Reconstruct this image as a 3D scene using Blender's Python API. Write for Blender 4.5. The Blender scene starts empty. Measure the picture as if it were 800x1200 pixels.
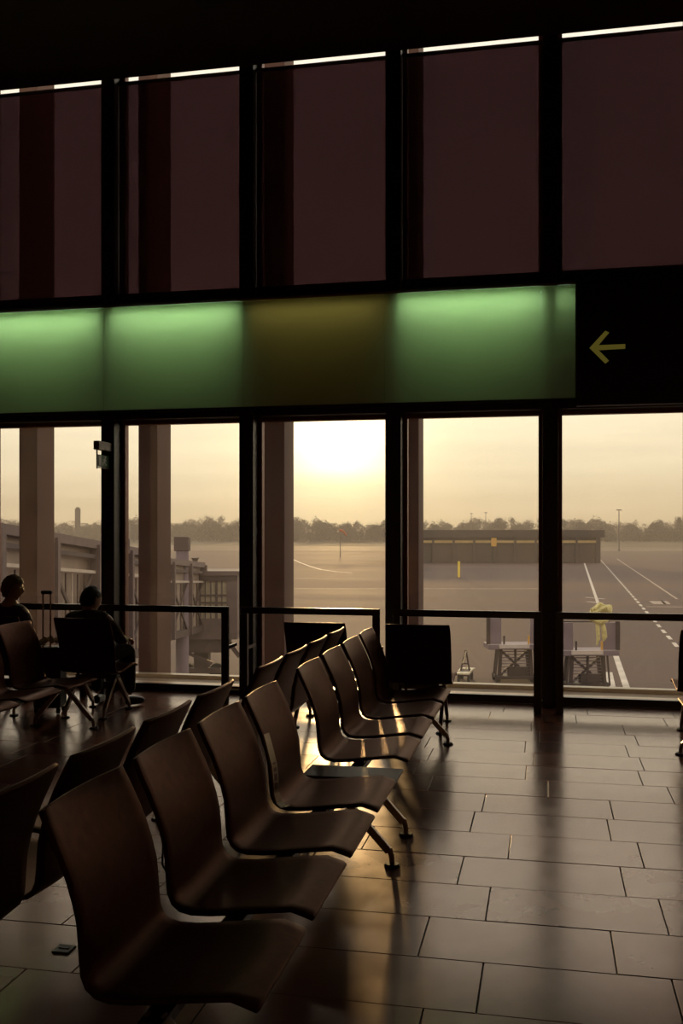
import bpy, bmesh, math, random
from mathutils import Vector, Matrix
random.seed(7)
PI = math.pi
R = math.radians
sc = bpy.context.scene
C = sc.collection

# ------------------------------------------------------------------ camera
YAW = R(11.8)                       # the camera looks a little left of the window normal
cd = bpy.data.cameras.new('camera')
cd.sensor_fit = 'VERTICAL'; cd.sensor_height = 36.0; cd.lens = 34.5
cd.shift_y = 22.0 / 1200.0
cd.clip_end = 3000
cam = bpy.data.objects.new('camera', cd); C.objects.link(cam)
cam.location = (0, 0, 1.65); cam.rotation_euler = (PI / 2, 0, YAW)
sc.camera = cam

# ------------------------------------------------------------------ view, exposure
sc.view_settings.view_transform = 'Standard'
sc.view_settings.look = 'None'
sc.view_settings.exposure = 0.1
sc.view_settings.gamma = 1.0
sc.view_settings.use_curve_mapping = False
try:
    sc.cycles.use_denoising = True
    sc.cycles.max_bounces = 10
    sc.cycles.transparent_max_bounces = 16
    sc.cycles.volume_bounces = 1
    sc.cycles.sample_clamp_indirect = 4.0
except Exception:
    pass

# ------------------------------------------------------------------ sky
SUN_AZ = R(11.95); SUN_EL = R(5.5)
SUN = Vector((-math.sin(SUN_AZ) * math.cos(SUN_EL), math.cos(SUN_AZ) * math.cos(SUN_EL), math.sin(SUN_EL)))
w = bpy.data.worlds.new('evening_sky'); sc.world = w; w.use_nodes = True
nt = w.node_tree; nt.nodes.clear()
def N(nt, typ, **kw):
    n = nt.nodes.new(typ)
    for k, v in kw.items():
        if hasattr(n, k): setattr(n, k, v)
        else: n.inputs[k].default_value = v
    return n
def L(nt, a, b): nt.links.new(a, b)
tc = N(nt, 'ShaderNodeTexCoord')
nrm = N(nt, 'ShaderNodeVectorMath', operation='NORMALIZE'); L(nt, tc.outputs['Generated'], nrm.inputs[0])
sep = N(nt, 'ShaderNodeSeparateXYZ'); L(nt, nrm.outputs[0], sep.inputs[0])
ramp = N(nt, 'ShaderNodeValToRGB'); L(nt, sep.outputs['Z'], ramp.inputs[0])
cr = ramp.color_ramp
stops = [(0.0, (.60, .47, .30)), (.03, (.68, .56, .385)), (.065, (.85, .755, .56)), (.12, (.98, .90, .71)), (.25, (1.1, 1.04, .90)), (.5, (1.0, .98, .92)), (1.0, (.50, .54, .64))]
while len(cr.elements) < len(stops): cr.elements.new(0.5)
for e, (p, c) in zip(cr.elements, stops): e.position = p; e.color = (*c, 1)
# thin cloud bands low over the horizon
mp = N(nt, 'ShaderNodeMapping'); L(nt, nrm.outputs[0], mp.inputs[0]); mp.inputs['Scale'].default_value = (2.2, 2.2, 38)
nz = N(nt, 'ShaderNodeTexNoise'); nz.inputs['Scale'].default_value = 1.6; nz.inputs['Detail'].default_value = 4; L(nt, mp.outputs[0], nz.inputs['Vector'])
mr = N(nt, 'ShaderNodeMapRange'); L(nt, nz.outputs['Fac'], mr.inputs[0])
mr.inputs[1].default_value = .35; mr.inputs[2].default_value = .7; mr.inputs[3].default_value = .93; mr.inputs[4].default_value = 1.05
mulc = N(nt, 'ShaderNodeVectorMath', operation='SCALE'); L(nt, ramp.outputs[0], mulc.inputs[0]); L(nt, mr.outputs[0], mulc.inputs['Scale'])
dot = N(nt, 'ShaderNodeVectorMath', operation='DOT_PRODUCT'); L(nt, nrm.outputs[0], dot.inputs[0]); dot.inputs[1].default_value = SUN
mx = N(nt, 'ShaderNodeMath', operation='MAXIMUM'); L(nt, dot.outputs['Value'], mx.inputs[0]); mx.inputs[1].default_value = 0.0
acc = mulc.outputs[0]
for power, col in ((30, (.12, .09, .045)), (220, (.36, .29, .14)), (700, (2.2, 1.8, .95))):
    pw = N(nt, 'ShaderNodeMath', operation='POWER'); L(nt, mx.outputs[0], pw.inputs[0]); pw.inputs[1].default_value = power
    sv = N(nt, 'ShaderNodeVectorMath', operation='SCALE'); sv.inputs[0].default_value = col
    if power == 700:             # the low cloud bank in front of the sun dims its glow towards the horizon
        cb_ = N(nt, 'ShaderNodeMapRange'); cb_.interpolation_type = 'SMOOTHSTEP'; L(nt, sep.outputs['Z'], cb_.inputs[0])
        cb_.inputs[1].default_value = .042; cb_.inputs[2].default_value = .068; cb_.inputs[3].default_value = .22; cb_.inputs[4].default_value = 1.0
        mm = N(nt, 'ShaderNodeMath', operation='MULTIPLY'); L(nt, pw.outputs[0], mm.inputs[0]); L(nt, cb_.outputs[0], mm.inputs[1]); L(nt, mm.outputs[0], sv.inputs['Scale'])
    else: L(nt, pw.outputs[0], sv.inputs['Scale'])
    ad = N(nt, 'ShaderNodeVectorMath', operation='ADD'); L(nt, acc, ad.inputs[0]); L(nt, sv.outputs[0], ad.inputs[1]); acc = ad.outputs[0]
bg = N(nt, 'ShaderNodeBackground'); L(nt, acc, bg.inputs[0]); bg.inputs[1].default_value = 1.2
wo = N(nt, 'ShaderNodeOutputWorld'); L(nt, bg.outputs[0], wo.inputs[0])

# ------------------------------------------------------------------ sun
sd = bpy.data.lights.new('evening_sun', 'SUN'); sd.energy = 1.6; sd.color = (1.0, .66, .30); sd.angle = R(1.6)
so = bpy.data.objects.new('evening_sun', sd); C.objects.link(so)
so.rotation_euler = SUN.to_track_quat('Z', 'Y').to_euler(); so.location = (-20, 60, 30)

# ------------------------------------------------------------------ materials
def pmat(name, col, rough=.6, var=.15, scale=8.0, bump=0.0, metallic=0.0, spec=.5, stretch=(1, 1, 1), rvar=0.0, col2=None):
    m = bpy.data.materials.new(name); m.use_nodes = True; t = m.node_tree
    b = t.nodes['Principled BSDF']
    b.inputs['Roughness'].default_value = rough; b.inputs['Metallic'].default_value = metallic
    b.inputs['Specular IOR Level'].default_value = spec
    tcn = N(t, 'ShaderNodeTexCoord'); mpn = N(t, 'ShaderNodeMapping'); mpn.inputs['Scale'].default_value = stretch
    L(t, tcn.outputs['Object'], mpn.inputs[0])
    n = N(t, 'ShaderNodeTexNoise'); n.inputs['Scale'].default_value = scale; n.inputs['Detail'].default_value = 5; L(t, mpn.outputs[0], n.inputs['Vector'])
    r = N(t, 'ShaderNodeValToRGB'); L(t, n.outputs['Fac'], r.inputs[0])
    r.color_ramp.elements[0].position = .3; r.color_ramp.elements[1].position = .7
    c2 = col2 or tuple(min(1, c * (1 + var)) for c in col)
    c1 = tuple(c * (1 - var) for c in col)
    r.color_ramp.elements[0].color = (*c1, 1); r.color_ramp.elements[1].color = (*c2, 1)
    L(t, r.outputs[0], b.inputs['Base Color'])
    if rvar:
        q = N(t, 'ShaderNodeMapRange'); L(t, n.outputs['Fac'], q.inputs[0]); q.inputs[1].default_value = .3; q.inputs[2].default_value = .7
        q.inputs[3].default_value = rough - rvar; q.inputs[4].default_value = rough + rvar; L(t, q.outputs[0], b.inputs['Roughness'])
    if bump:
        n2 = N(t, 'ShaderNodeTexNoise'); n2.inputs['Scale'].default_value = scale * 9; n2.inputs['Detail'].default_value = 3; L(t, mpn.outputs[0], n2.inputs['Vector'])
        bp = N(t, 'ShaderNodeBump'); bp.inputs['Strength'].default_value = bump; bp.inputs['Distance'].default_value = .01
        L(t, n2.outputs['Fac'], bp.inputs['Height']); L(t, bp.outputs[0], b.inputs['Normal'])
    return m
def emat(name, col, strength):
    m = pmat(name, col, .5); b = m.node_tree.nodes['Principled BSDF']
    b.inputs['Emission Color'].default_value = (*col, 1); b.inputs['Emission Strength'].default_value = strength
    return m
M = {}
def tile_material():
    m = pmat('stone_tile', (.185, .066, .048), .205, .12, 5.0, 0, rvar=.025, spec=1.0)
    t = m.node_tree; b = t.nodes['Principled BSDF']; b.inputs['IOR'].default_value = 1.75; b.inputs['Specular Tint'].default_value = (1.0, .74, .64, 1)
    oi = N(t, 'ShaderNodeObjectInfo'); q = N(t, 'ShaderNodeMapRange'); L(t, oi.outputs['Random'], q.inputs[0])
    q.inputs[3].default_value = .86; q.inputs[4].default_value = 1.12
    src = b.inputs['Base Color'].links[0].from_socket
    s = N(t, 'ShaderNodeVectorMath', operation='SCALE'); L(t, src, s.inputs[0]); L(t, q.outputs[0], s.inputs['Scale'])
    L(t, s.outputs[0], b.inputs['Base Color'])
    return m
M['tile'] = tile_material()
M['grout'] = pmat('dark_grout', (.085, .045, .036), .8, .2, 30)
M['ceiling'] = pmat('dark_ceiling', (.07, .042, .04), .75, .1, 2, .02)
M['wall'] = pmat('warm_plaster_wall', (.58, .40, .31), .7, .1, 2, .02)
M['frame'] = pmat('dark_metal_frame', (.018, .012, .014), .38, .2, 10, metallic=.0)
M['reveal'] = pmat('brown_aluminium', (.24, .09, .055), .42, .15, 10, metallic=.3)
M['sill'] = pmat('pale_sill', (.42, .34, .24), .35, .1, 12)
M['ledge'] = pmat('weathered_ledge', (.20, .125, .06), .6, .2, 6)
M['rail'] = pmat('satin_black_rail', (.02, .016, .016), .28, .15, 14, spec=.6)
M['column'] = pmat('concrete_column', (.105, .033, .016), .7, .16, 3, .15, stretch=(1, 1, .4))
M['leather'] = pmat('dark_brown_leather', (.066, .021, .0135), .33, .18, 26, .08, spec=.04, metallic=.27)
M['leather'].node_tree.nodes['Principled BSDF'].inputs['Specular Tint'].default_value = (1.0, .66, .52, 1)
M['steel'] = pmat('brushed_steel', (.36, .30, .26), .28, .12, 30, metallic=.9, stretch=(1, 1, 8))
M['beam'] = pmat('dark_steel_beam', (.05, .042, .042), .35, .12, 20, metallic=.6)
M['table'] = pmat('dark_laminate', (.085, .035, .022), .36, .12, 9, spec=.12)
M['rubber'] = pmat('black_rubber', (.014, .013, .014), .6, .1, 20)
M['paper'] = pmat('magazine_paper', (.90, .80, .64), .24, .06, 24, spec=1.0, metallic=.6)
M['print'] = pmat('magazine_print', (.10, .05, .045), .3, .4, 30)
M['sign_black'] = pmat('black_sign_face', (.008, .008, .011), .35, .1, 6)
M['arrow'] = emat('dim_yellow_sign_light', (.23, .19, .03), .26)
M['green_sign'] = emat('green_sign_light', (.02, .05, .02), .10)
M['white_sign'] = emat('pale_sign_light', (.4, .38, .3), .05)
M['sign_case'] = pmat('brown_sign_case', (.16, .10, .075), .4, .1, 20)
M['white_metal'] = pmat('white_box_interior', (.72, .75, .66), .6, .05, 6)
M['tube'] = emat('fluorescent_tube_glass', (.62, 1.0, .70), 3.0)
M['jacket'] = pmat('dark_knit_jacket', (.030, .026, .026), .85, .25, 40, .3)
M['sweater'] = pmat('olive_knit', (.075, .060, .028), .9, .25, 60, .4)
M['blouse'] = pmat('dusky_blouse', (.06, .04, .04), .8, .25, 40, .2)
M['trousers'] = pmat('dark_trousers', (.028, .026, .032), .85, .2, 40, .2)
M['shoe'] = pmat('black_shoe_leather', (.015, .012, .012), .35, .2, 20)
M['skin'] = pmat('skin', (.42, .23, .15), .5, .12, 18, .05)
M['dark_hair'] = pmat('dark_hair', (.022, .015, .011), .55, .3, 60, .4, stretch=(1, 1, 5))
M['fair_hair'] = pmat('fair_curly_hair', (.20, .125, .05), .55, .3, 45, .6)
M['glasses'] = pmat('spectacle_metal', (.3, .2, .1), .3, .1, 20, metallic=.7)
M['case'] = pmat('dark_suitcase', (.024, .02, .022), .4, .15, 14)
M['cloth_bag'] = pmat('pale_cloth', (.46, .36, .26), .8, .15, 18, .2)
M['apron'] = None
M['bridge'] = pmat('mauve_bridge_paint', (0.146, 0.096, 0.090), .55, .14, 4)
M['bridge_dark'] = pmat('bridge_dark_steel', (0.082, 0.048, 0.045), .6, .14, 4)
M['bridge_light'] = pmat('bridge_light_rail', (.55, .45, .38), .4, .1, 6)
M['bridge_glass'] = pmat('bridge_window_glass', (.42, .35, .25), .2, .15, 3)
M['bridge_pane'] = pmat('dull_bridge_side_panel', (.30, .215, .17), .4, .14, 3)
M['building'] = pmat('far_building_wall', (.05, .030, .021), .7, .15, .6)
M['roof'] = pmat('far_building_roof', (.045, .028, .021), .7, .15, .5)
M['fascia'] = pmat('far_building_light_strip', (.42, .28, .10), .6, .15, .8)
M['yellow'] = pmat('marker_yellow', (.80, .58, .07), .5, .1, 8)
M['orange'] = pmat('orange_panel', (.62, .33, .05), .5, .1, 8)
M['paint'] = pmat('road_marking_white', (.62, .54, .46), .7, .25, .9)
M['paint_faint'] = pmat('worn_marking', (.36, .27, .21), .7, .3, .9)
M['loader'] = pmat('loader_lilac_panel', (.20, .145, .17), .5, .12, 2)
M['loader_dark'] = pmat('loader_dark_frame', (.045, .024, .022), .6, .15, 3)
M['loader_beam'] = pmat('loader_pale_beam', (.58, .48, .44), .4, .1, 4)
M['straw'] = pmat('pale_yellow_hose', (.62, .52, .22), .6, .25, 6, .2)
M['tyre'] = pmat('tyre_rubber', (.03, .026, .026), .8, .1, 10)
M['cart'] = pmat('pale_cart_metal', (.66, .56, .38), .35, .12, 3)
M['tree'] = pmat('bare_tree_twigs', (.075, .055, .036), .95, .3, .35)
M['pole'] = pmat('mast_steel', (.12, .09, .075), .5, .1, 4)
M['windsock'] = pmat('faded_red_cloth', (.42, .12, .05), .8, .2, 4)

def translucent(name, col, mixgloss=.06):
    m = bpy.data.materials.new(name); m.use_nodes = True; t = m.node_tree; t.nodes.clear()
    tr = N(t, 'ShaderNodeBsdfTranslucent'); df = N(t, 'ShaderNodeBsdfDiffuse')
    tcn = N(t, 'ShaderNodeTexCoord'); n = N(t, 'ShaderNodeTexNoise'); n.inputs['Scale'].default_value = 3; L(t, tcn.outputs['Object'], n.inputs['Vector'])
    r = N(t, 'ShaderNodeValToRGB'); L(t, n.outputs['Fac'], r.inputs[0])
    r.color_ramp.elements[0].color = (*(c * .95 for c in col), 1); r.color_ramp.elements[1].color = (*col, 1)
    L(t, r.outputs[0], tr.inputs[0]); L(t, r.outputs[0], df.inputs[0])
    mx1 = N(t, 'ShaderNodeMixShader'); mx1.inputs[0].default_value = .45; L(t, tr.outputs[0], mx1.inputs[1]); L(t, df.outputs[0], mx1.inputs[2])
    gl = N(t, 'ShaderNodeBsdfGlossy'); gl.inputs['Roughness'].default_value = .4
    mx2 = N(t, 'ShaderNodeMixShader'); mx2.inputs[0].default_value = mixgloss; L(t, mx1.outputs[0], mx2.inputs[1]); L(t, gl.outputs[0], mx2.inputs[2])
    o = N(t, 'ShaderNodeOutputMaterial'); L(t, mx2.outputs[0], o.inputs[0])
    return m
M['opal'] = translucent('opal_green_panel', (.72, .78, .56))
def screen_fabric():
    m = bpy.data.materials.new('sunscreen_blind_fabric'); m.use_nodes = True; t = m.node_tree; t.nodes.clear()
    tcn = N(t, 'ShaderNodeTexCoord'); mpn = N(t, 'ShaderNodeMapping'); mpn.inputs['Scale'].default_value = (60, 1, 3); L(t, tcn.outputs['Object'], mpn.inputs[0])
    n = N(t, 'ShaderNodeTexNoise'); n.inputs['Scale'].default_value = 1.2; n.inputs['Detail'].default_value = 4; L(t, mpn.outputs[0], n.inputs['Vector'])
    r = N(t, 'ShaderNodeValToRGB'); L(t, n.outputs['Fac'], r.inputs[0])
    r.color_ramp.elements[0].position = .25; r.color_ramp.elements[1].position = .75
    r.color_ramp.elements[0].color = (.120, .086, .098, 1); r.color_ramp.elements[1].color = (.140, .098, .106, 1)   # passed twice, front and back of the cloth
    tp = N(t, 'ShaderNodeBsdfTransparent'); L(t, r.outputs[0], tp.inputs[0])
    df = N(t, 'ShaderNodeBsdfDiffuse'); df.inputs[0].default_value = (.03, .018, .02, 1)
    tl = N(t, 'ShaderNodeBsdfTranslucent'); tl.inputs[0].default_value = (.06, .028, .022, 1)
    a = N(t, 'ShaderNodeAddShader'); L(t, tp.outputs[0], a.inputs[0])
    k = N(t, 'ShaderNodeMixShader'); k.inputs[0].default_value = .35; L(t, df.outputs[0], k.inputs[1]); L(t, tl.outputs[0], k.inputs[2])
    L(t, k.outputs[0], a.inputs[1])
    o = N(t, 'ShaderNodeOutputMaterial'); L(t, a.outputs[0], o.inputs[0])
    return m
M['screen'] = screen_fabric()
def glass_material():
    m = bpy.data.materials.new('dusty_window_glass'); m.use_nodes = True; t = m.node_tree; t.nodes.clear()
    tp = N(t, 'ShaderNodeBsdfTransparent'); tp.inputs[0].default_value = (.95, .92, .86, 1)
    gl = N(t, 'ShaderNodeBsdfGlossy'); gl.inputs['Roughness'].default_value = .02
    fr = N(t, 'ShaderNodeFresnel'); fr.inputs[0].default_value = 1.45
    a = N(t, 'ShaderNodeMixShader'); L(t, fr.outputs[0], a.inputs[0]); L(t, tp.outputs[0], a.inputs[1]); L(t, gl.outputs[0], a.inputs[2])
    tl = N(t, 'ShaderNodeBsdfTranslucent'); tl.inputs[0].default_value = (.75, .70, .66, 1)
    tcn = N(t, 'ShaderNodeTexCoord'); n = N(t, 'ShaderNodeTexNoise'); n.inputs['Scale'].default_value = 2.2; n.inputs['Detail'].default_value = 6; L(t, tcn.outputs['Object'], n.inputs['Vector'])
    q = N(t, 'ShaderNodeMapRange'); L(t, n.outputs['Fac'], q.inputs[0]); q.inputs[1].default_value = .3; q.inputs[2].default_value = .7; q.inputs[3].default_value = .014; q.inputs[4].default_value = .026
    b = N(t, 'ShaderNodeMixShader'); L(t, q.outputs[0], b.inputs[0]); L(t, a.outputs[0], b.inputs[1]); L(t, tl.outputs[0], b.inputs[2])
    o = N(t, 'ShaderNodeOutputMaterial'); L(t, b.outputs[0], o.inputs[0])
    return m
M['glass'] = glass_material()
def ground_material(name, c1, c2, rough, streak=(.02, .12, 1)):
    m = pmat(name, c1, rough, .1, 1.0, stretch=streak, col2=c2, rvar=.06, spec=.2)
    return m
M['apron'] = ground_material('worn_apron_asphalt', (.070, .042, .040), (.118, .072, .060), .80)
M['field'] = ground_material('dry_grass_field', (.055, .040, .020), (.09, .066, .03), .9, (.01, .04, 1))
M['taxiway'] = ground_material('pale_taxiway_concrete', (.10, .072, .05), (.15, .105, .07), .8)

# ------------------------------------------------------------------ geometry helpers
class MB:
    def __init__(s): s.v = []; s.f = []
    def box(s, a, b):
        x0, y0, z0 = a; x1, y1, z1 = b; k = len(s.v)
        s.v += [(x0, y0, z0), (x1, y0, z0), (x1, y1, z0), (x0, y1, z0), (x0, y0, z1), (x1, y0, z1), (x1, y1, z1), (x0, y1, z1)]
        s.f += [tuple(k + i for i in q) for q in ((3, 2, 1, 0), (4, 5, 6, 7), (0, 1, 5, 4), (1, 2, 6, 5), (2, 3, 7, 6), (3, 0, 4, 7))]
        return s
    def bar(s, p, q, wx, wz=None, up=(0, 0, 1)):
        """rectangular bar from p to q"""
        wz = wz or wx
        p = Vector(p); q = Vector(q); d = (q - p).normalized(); u = Vector(up)
        if abs(d.dot(u)) > .98: u = Vector((1, 0, 0))
        r = d.cross(u).normalized() * wx / 2; u = r.cross(d).normalized() * wz / 2; k = len(s.v)
        for c in (p, q):
            s.v += [tuple(c - r - u), tuple(c + r - u), tuple(c + r + u), tuple(c - r + u)]
        s.f += [tuple(k + i for i in qd) for qd in ((3, 2, 1, 0), (4, 5, 6, 7), (0, 1, 5, 4), (1, 2, 6, 5), (2, 3, 7, 6), (3, 0, 4, 7))]
        return s
    def tube(s, pts, rad, n=8, cap=True):
        pts = [Vector(p) for p in pts]; rads = rad if isinstance(rad, (list, tuple)) else [rad] * len(pts); k0 = len(s.v)
        ref = Vector((0, 0, 1))
        for i, p in enumerate(pts):
            d = (pts[min(i + 1, len(pts) - 1)] - pts[max(i - 1, 0)]).normalized()
            if abs(d.dot(ref)) > .95: a = d.cross(Vector((1, 0, 0))).normalized()
            else: a = d.cross(ref).normalized()
            b = d.cross(a)
            for j in range(n):
                t = 2 * PI * j / n
                s.v.append(tuple(p + (a * math.cos(t) + b * math.sin(t)) * rads[i]))
        for i in range(len(pts) - 1):
            for j in range(n):
                s.f.append((k0 + i * n + j, k0 + i * n + (j + 1) % n, k0 + (i + 1) * n + (j + 1) % n, k0 + (i + 1) * n + j))
        if cap:
            s.f.append(tuple(k0 + j for j in reversed(range(n)))); e = k0 + (len(pts) - 1) * n
            s.f.append(tuple(e + j for j in range(n)))
        return s
    def cyl(s, c, r, z0, z1, n=16, r2=None):
        return s.tube([(c[0], c[1], z0), (c[0], c[1], z1)], [r, r if r2 is None else r2], n)
    def poly(s, pts, y0, y1):
        """outline in x,z extruded along y"""
        k = len(s.v); n = len(pts)
        s.v += [(x, y0, z) for x, z in pts] + [(x, y1, z) for x, z in pts]
        s.f += [tuple(k + i for i in range(n)), tuple(k + n + i for i in reversed(range(n)))]
        s.f += [(k + i, k + n + i, k + n + (i + 1) % n, k + (i + 1) % n) for i in range(n)]
        return s
    def mesh(s, name, m, smooth=False, bevel=0):
        me = bpy.data.meshes.new(name); me.from_pydata([tuple(v) for v in s.v], [], s.f)
        bm = bmesh.new(); bm.from_mesh(me); bmesh.ops.recalc_face_normals(bm, faces=bm.faces)
        if bevel:
            bmesh.ops.bevel(bm, geom=list(bm.edges), offset=bevel, segments=2, profile=.5, affect='EDGES', clamp_overlap=True)
        bm.to_mesh(me); bm.free()
        if smooth: smooth_angle(me)
        me.materials.append(m); return me
    def build(s, name, m, parent=None, loc=None, rot=None, smooth=False, bevel=0):
        return link(name, s.mesh(name, m, smooth, bevel), parent, loc, rot)
def smooth_angle(me, ang=R(40)):
    bm = bmesh.new(); bm.from_mesh(me)
    for f in bm.faces: f.smooth = True
    for e in bm.edges: e.smooth = not (len(e.link_faces) == 2 and e.calc_face_angle(0) > ang) and len(e.link_faces) == 2
    bm.to_mesh(me); bm.free()
def link(name, me, parent=None, loc=None, rot=None):
    o = bpy.data.objects.new(name, me); C.objects.link(o)
    if parent: o.parent = parent
    if loc is not None: o.location = loc
    if rot is not None: o.rotation_euler = rot
    return o
def tag(o, label=None, cat=None, group=None, kind=None):
    if label: o['label'] = label
    if cat: o['category'] = cat
    if group: o['group'] = group
    if kind: o['kind'] = kind
    return o
def empty(name, loc=(0, 0, 0), rz=0, **kw):
    o = bpy.data.objects.new(name, None); o.empty_display_size = .1; C.objects.link(o)
    o.location = loc; o.rotation_euler = (0, 0, rz); return tag(o, **kw)
def copy_tree(o, parent=None):
    c = o.copy(); C.objects.link(c)
    if parent: c.parent = parent
    for ch in list(o.children): copy_tree(ch, c)
    return c

# ================================================================== SETTING
PITCH = 1.48; X0 = .035                      # window grid
grid = [X0 + PITCH * k for k in range(-5, 4)]   # -7.365 ... 4.475
XL, XR = grid[0] - .09, grid[-1] + .09
ZC = 6.37; GZ = -4.5

# floor: substructure and single stone tiles
fl = MB().box((XL, -4.2, -.35), (XR, 9.62, -.012)).build('floor', M['grout']); tag(fl, kind='structure')
D = .405; TL = .75; G = .0026
known = {0: (-.19, .469), -1: (-.41, .352), -2: (-.254, .49), -3: (-.49, .257), -4: (-.236, .45)}
unit_cache = {}
def tile_mesh(lx, ly):
    key = (round(lx, 3), round(ly, 3))
    if key not in unit_cache:
        unit_cache[key] = MB().box((-lx / 2, -ly / 2, -.012), (lx / 2, ly / 2, 0)).mesh('tile', M['tile'], bevel=.0015)
    return unit_cache[key]
rest = MB(); ntile = 0
row = -18
while 5.0 + row * D < 9.6:
    y0 = 5.0 + row * D; y1 = min(y0 + D, 9.6)
    joints = []
    if row in known: joints += list(known[row])
    else:
        x = -.2 + random.uniform(0, TL); joints.append(x); joints.append(x + TL)
    while joints[-1] < XR: joints.append(joints[-1] + TL)
    while joints[0] > XL: joints.insert(0, joints[0] - TL)
    for a, b in zip(joints, joints[1:]):
        a2, b2 = max(a, XL), min(b, XR)
        if b2 - a2 < .03: continue
        if row >= -8 and a2 > -6.1 and b2 < 3.0 and y0 > 1.7 and ntile < 298:
            dz = random.choice((0, .0006, .0012))
            t = link('tile', tile_mesh(b2 - a2 - 2 * G, y1 - y0 - 2 * G), fl, ((a2 + b2) / 2, (y0 + y1) / 2, -.0012 + dz))
            ntile += 1
        else:
            rest.box((a2 + G, y0 + G, -.012), (b2 - G, y1 - G, 0))
    row += 1
tag(rest.build('tile_field', M['tile'], fl), kind='stuff')

tag(MB().box((XL, -4.2, 6.245), (XR, 9.30, ZC + .5)).box((XL, 9.30, ZC + .4), (XR, 9.75, ZC + .5)).build('ceiling', M['ceiling']), kind='structure')
ZC += .4
tag(MB().box((XL - .2, -4.2, -.35), (XL, 9.62, ZC)).build('wall_left', M['wall']), kind='structure')
tag(MB().box((XR, -4.2, -.35), (XR + .2, 9.62, ZC)).build('wall_right', M['wall']), kind='structure')
tag(MB().box((XL - .2, -4.4, -.35), (XR + .2, -4.2, ZC)).build('wall_back', M['wall']), kind='structure')

# mullions, transom band, sill kerb
for i, x in enumerate(grid):
    m = MB().box((x - .072, 9.36, 0), (x + .072, 9.56, ZC)).box((x - .045, 9.56, 0), (x + .045, 9.66, ZC))
    tag(m.build('trim_%d' % (i + 1), M['frame'], bevel=.004), kind='structure')
tr = MB().box((XL, 9.53, 2.79), (XR, 9.66, 4.07)).box((XL, 9.38, 2.79), (XR, 9.53, 2.85)).box((XL, 9.40, 4.02), (XR, 9.53, 4.07))
tag(tr.build('wall_transom', M['frame']), kind='structure')
tag(MB().box((XL, 9.50, -.012), (XR, 9.60, .03)).build('baseboard_window', M['frame'], bevel=.004), kind='structure')
lg = tag(MB().box((XL, 9.66, -.35), (XR, 10.36, .02)).build('trim_outer_ledge', M['ledge']), kind='structure')
MB().box((XL, 9.70, .02), (XR, 9.86, .045)).build('inner_edge_strip', M['sill'], lg, bevel=.006)
MB().box((XL, 10.24, .02), (XR, 10.36, .06)).build('outer_edge_strip', M['sill'], lg, bevel=.006)
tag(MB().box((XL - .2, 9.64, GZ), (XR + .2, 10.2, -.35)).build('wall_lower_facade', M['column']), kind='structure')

# windows: one per bay, low and high
def frame_mesh(w, z0, z1, name='window_frame'):
    t = .038; m = MB()
    for a, b in (((-w / 2, 0, z0), (-w / 2 + t, .09, z1)), ((w / 2 - t, 0, z0), (w / 2, .09, z1)), ((-w / 2 + t, 0, z1 - t), (w / 2 - t, .09, z1)), ((-w / 2 + t, 0, z0), (w / 2 - t, .09, z0 + t))):
        m.box(a, b)
    return m.mesh(name, M['reveal'], bevel=.003)
W = PITCH - .144
f_lo = frame_mesh(W, .03, 2.79); f_hi = frame_mesh(W, 4.07, ZC)
g_lo = MB().box((-W / 2 + .03, .04, .062), (W / 2 - .03, .052, 2.76)).mesh('glass_pane', M['glass'])
g_hi = MB().box((-W / 2 + .03, .04, 4.10), (W / 2 - .03, .052, ZC - .03)).mesh('glass_pane', M['glass'])
s_lo = MB().box((-W / 2, -.045, .03), (W / 2, .0, .045)).mesh('window_sill', M['sill'], bevel=.004)
wn = 0
for hi in (0, 1):
    for a, b in zip(grid, grid[1:]):
        wn += 1
        o = empty('window_%d' % wn, ((a + b) / 2, 9.545, 0), kind='structure')
        link('window_frame', f_hi if hi else f_lo, o); link('glass_pane', g_hi if hi else g_lo, o)
        if not hi: link('window_sill', s_lo, o)

# ================================================================== BLINDS
bw = PITCH - .15
b_f = MB().box((-bw / 2, 0, 4.085), (bw / 2, .0015, 6.262)).mesh('fabric', M['screen'])
b_t = MB().box((-bw / 2, -.012, 6.255), (bw / 2, .014, 6.285)).mesh('top_bar', M['frame'])
b_b = MB().box((-bw / 2, -.012, 4.07), (bw / 2, .014, 4.095)).mesh('bottom_bar', M['frame'])
where = ['beyond the left edge of the picture', 'at far left, crossed by a dark column', 'above the exit sign', 'above the unlit stretch of the light box', 'above the lit right end of the light box', 'in the bay above the black arrow sign', 'just beyond the right picture edge', 'beside the right wall, outside the picture']
for i, (a, b) in enumerate(zip(grid, grid[1:])):
    lab = 'dark brown high window blind ' + where[i]
    o = empty('roller_blind', ((a + b) / 2, 9.47, 0), label=lab, cat='blind', group='blinds on the high windows')
    link('fabric', b_f, o); link('top_bar', b_t, o); link('bottom_bar', b_b, o)

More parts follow.
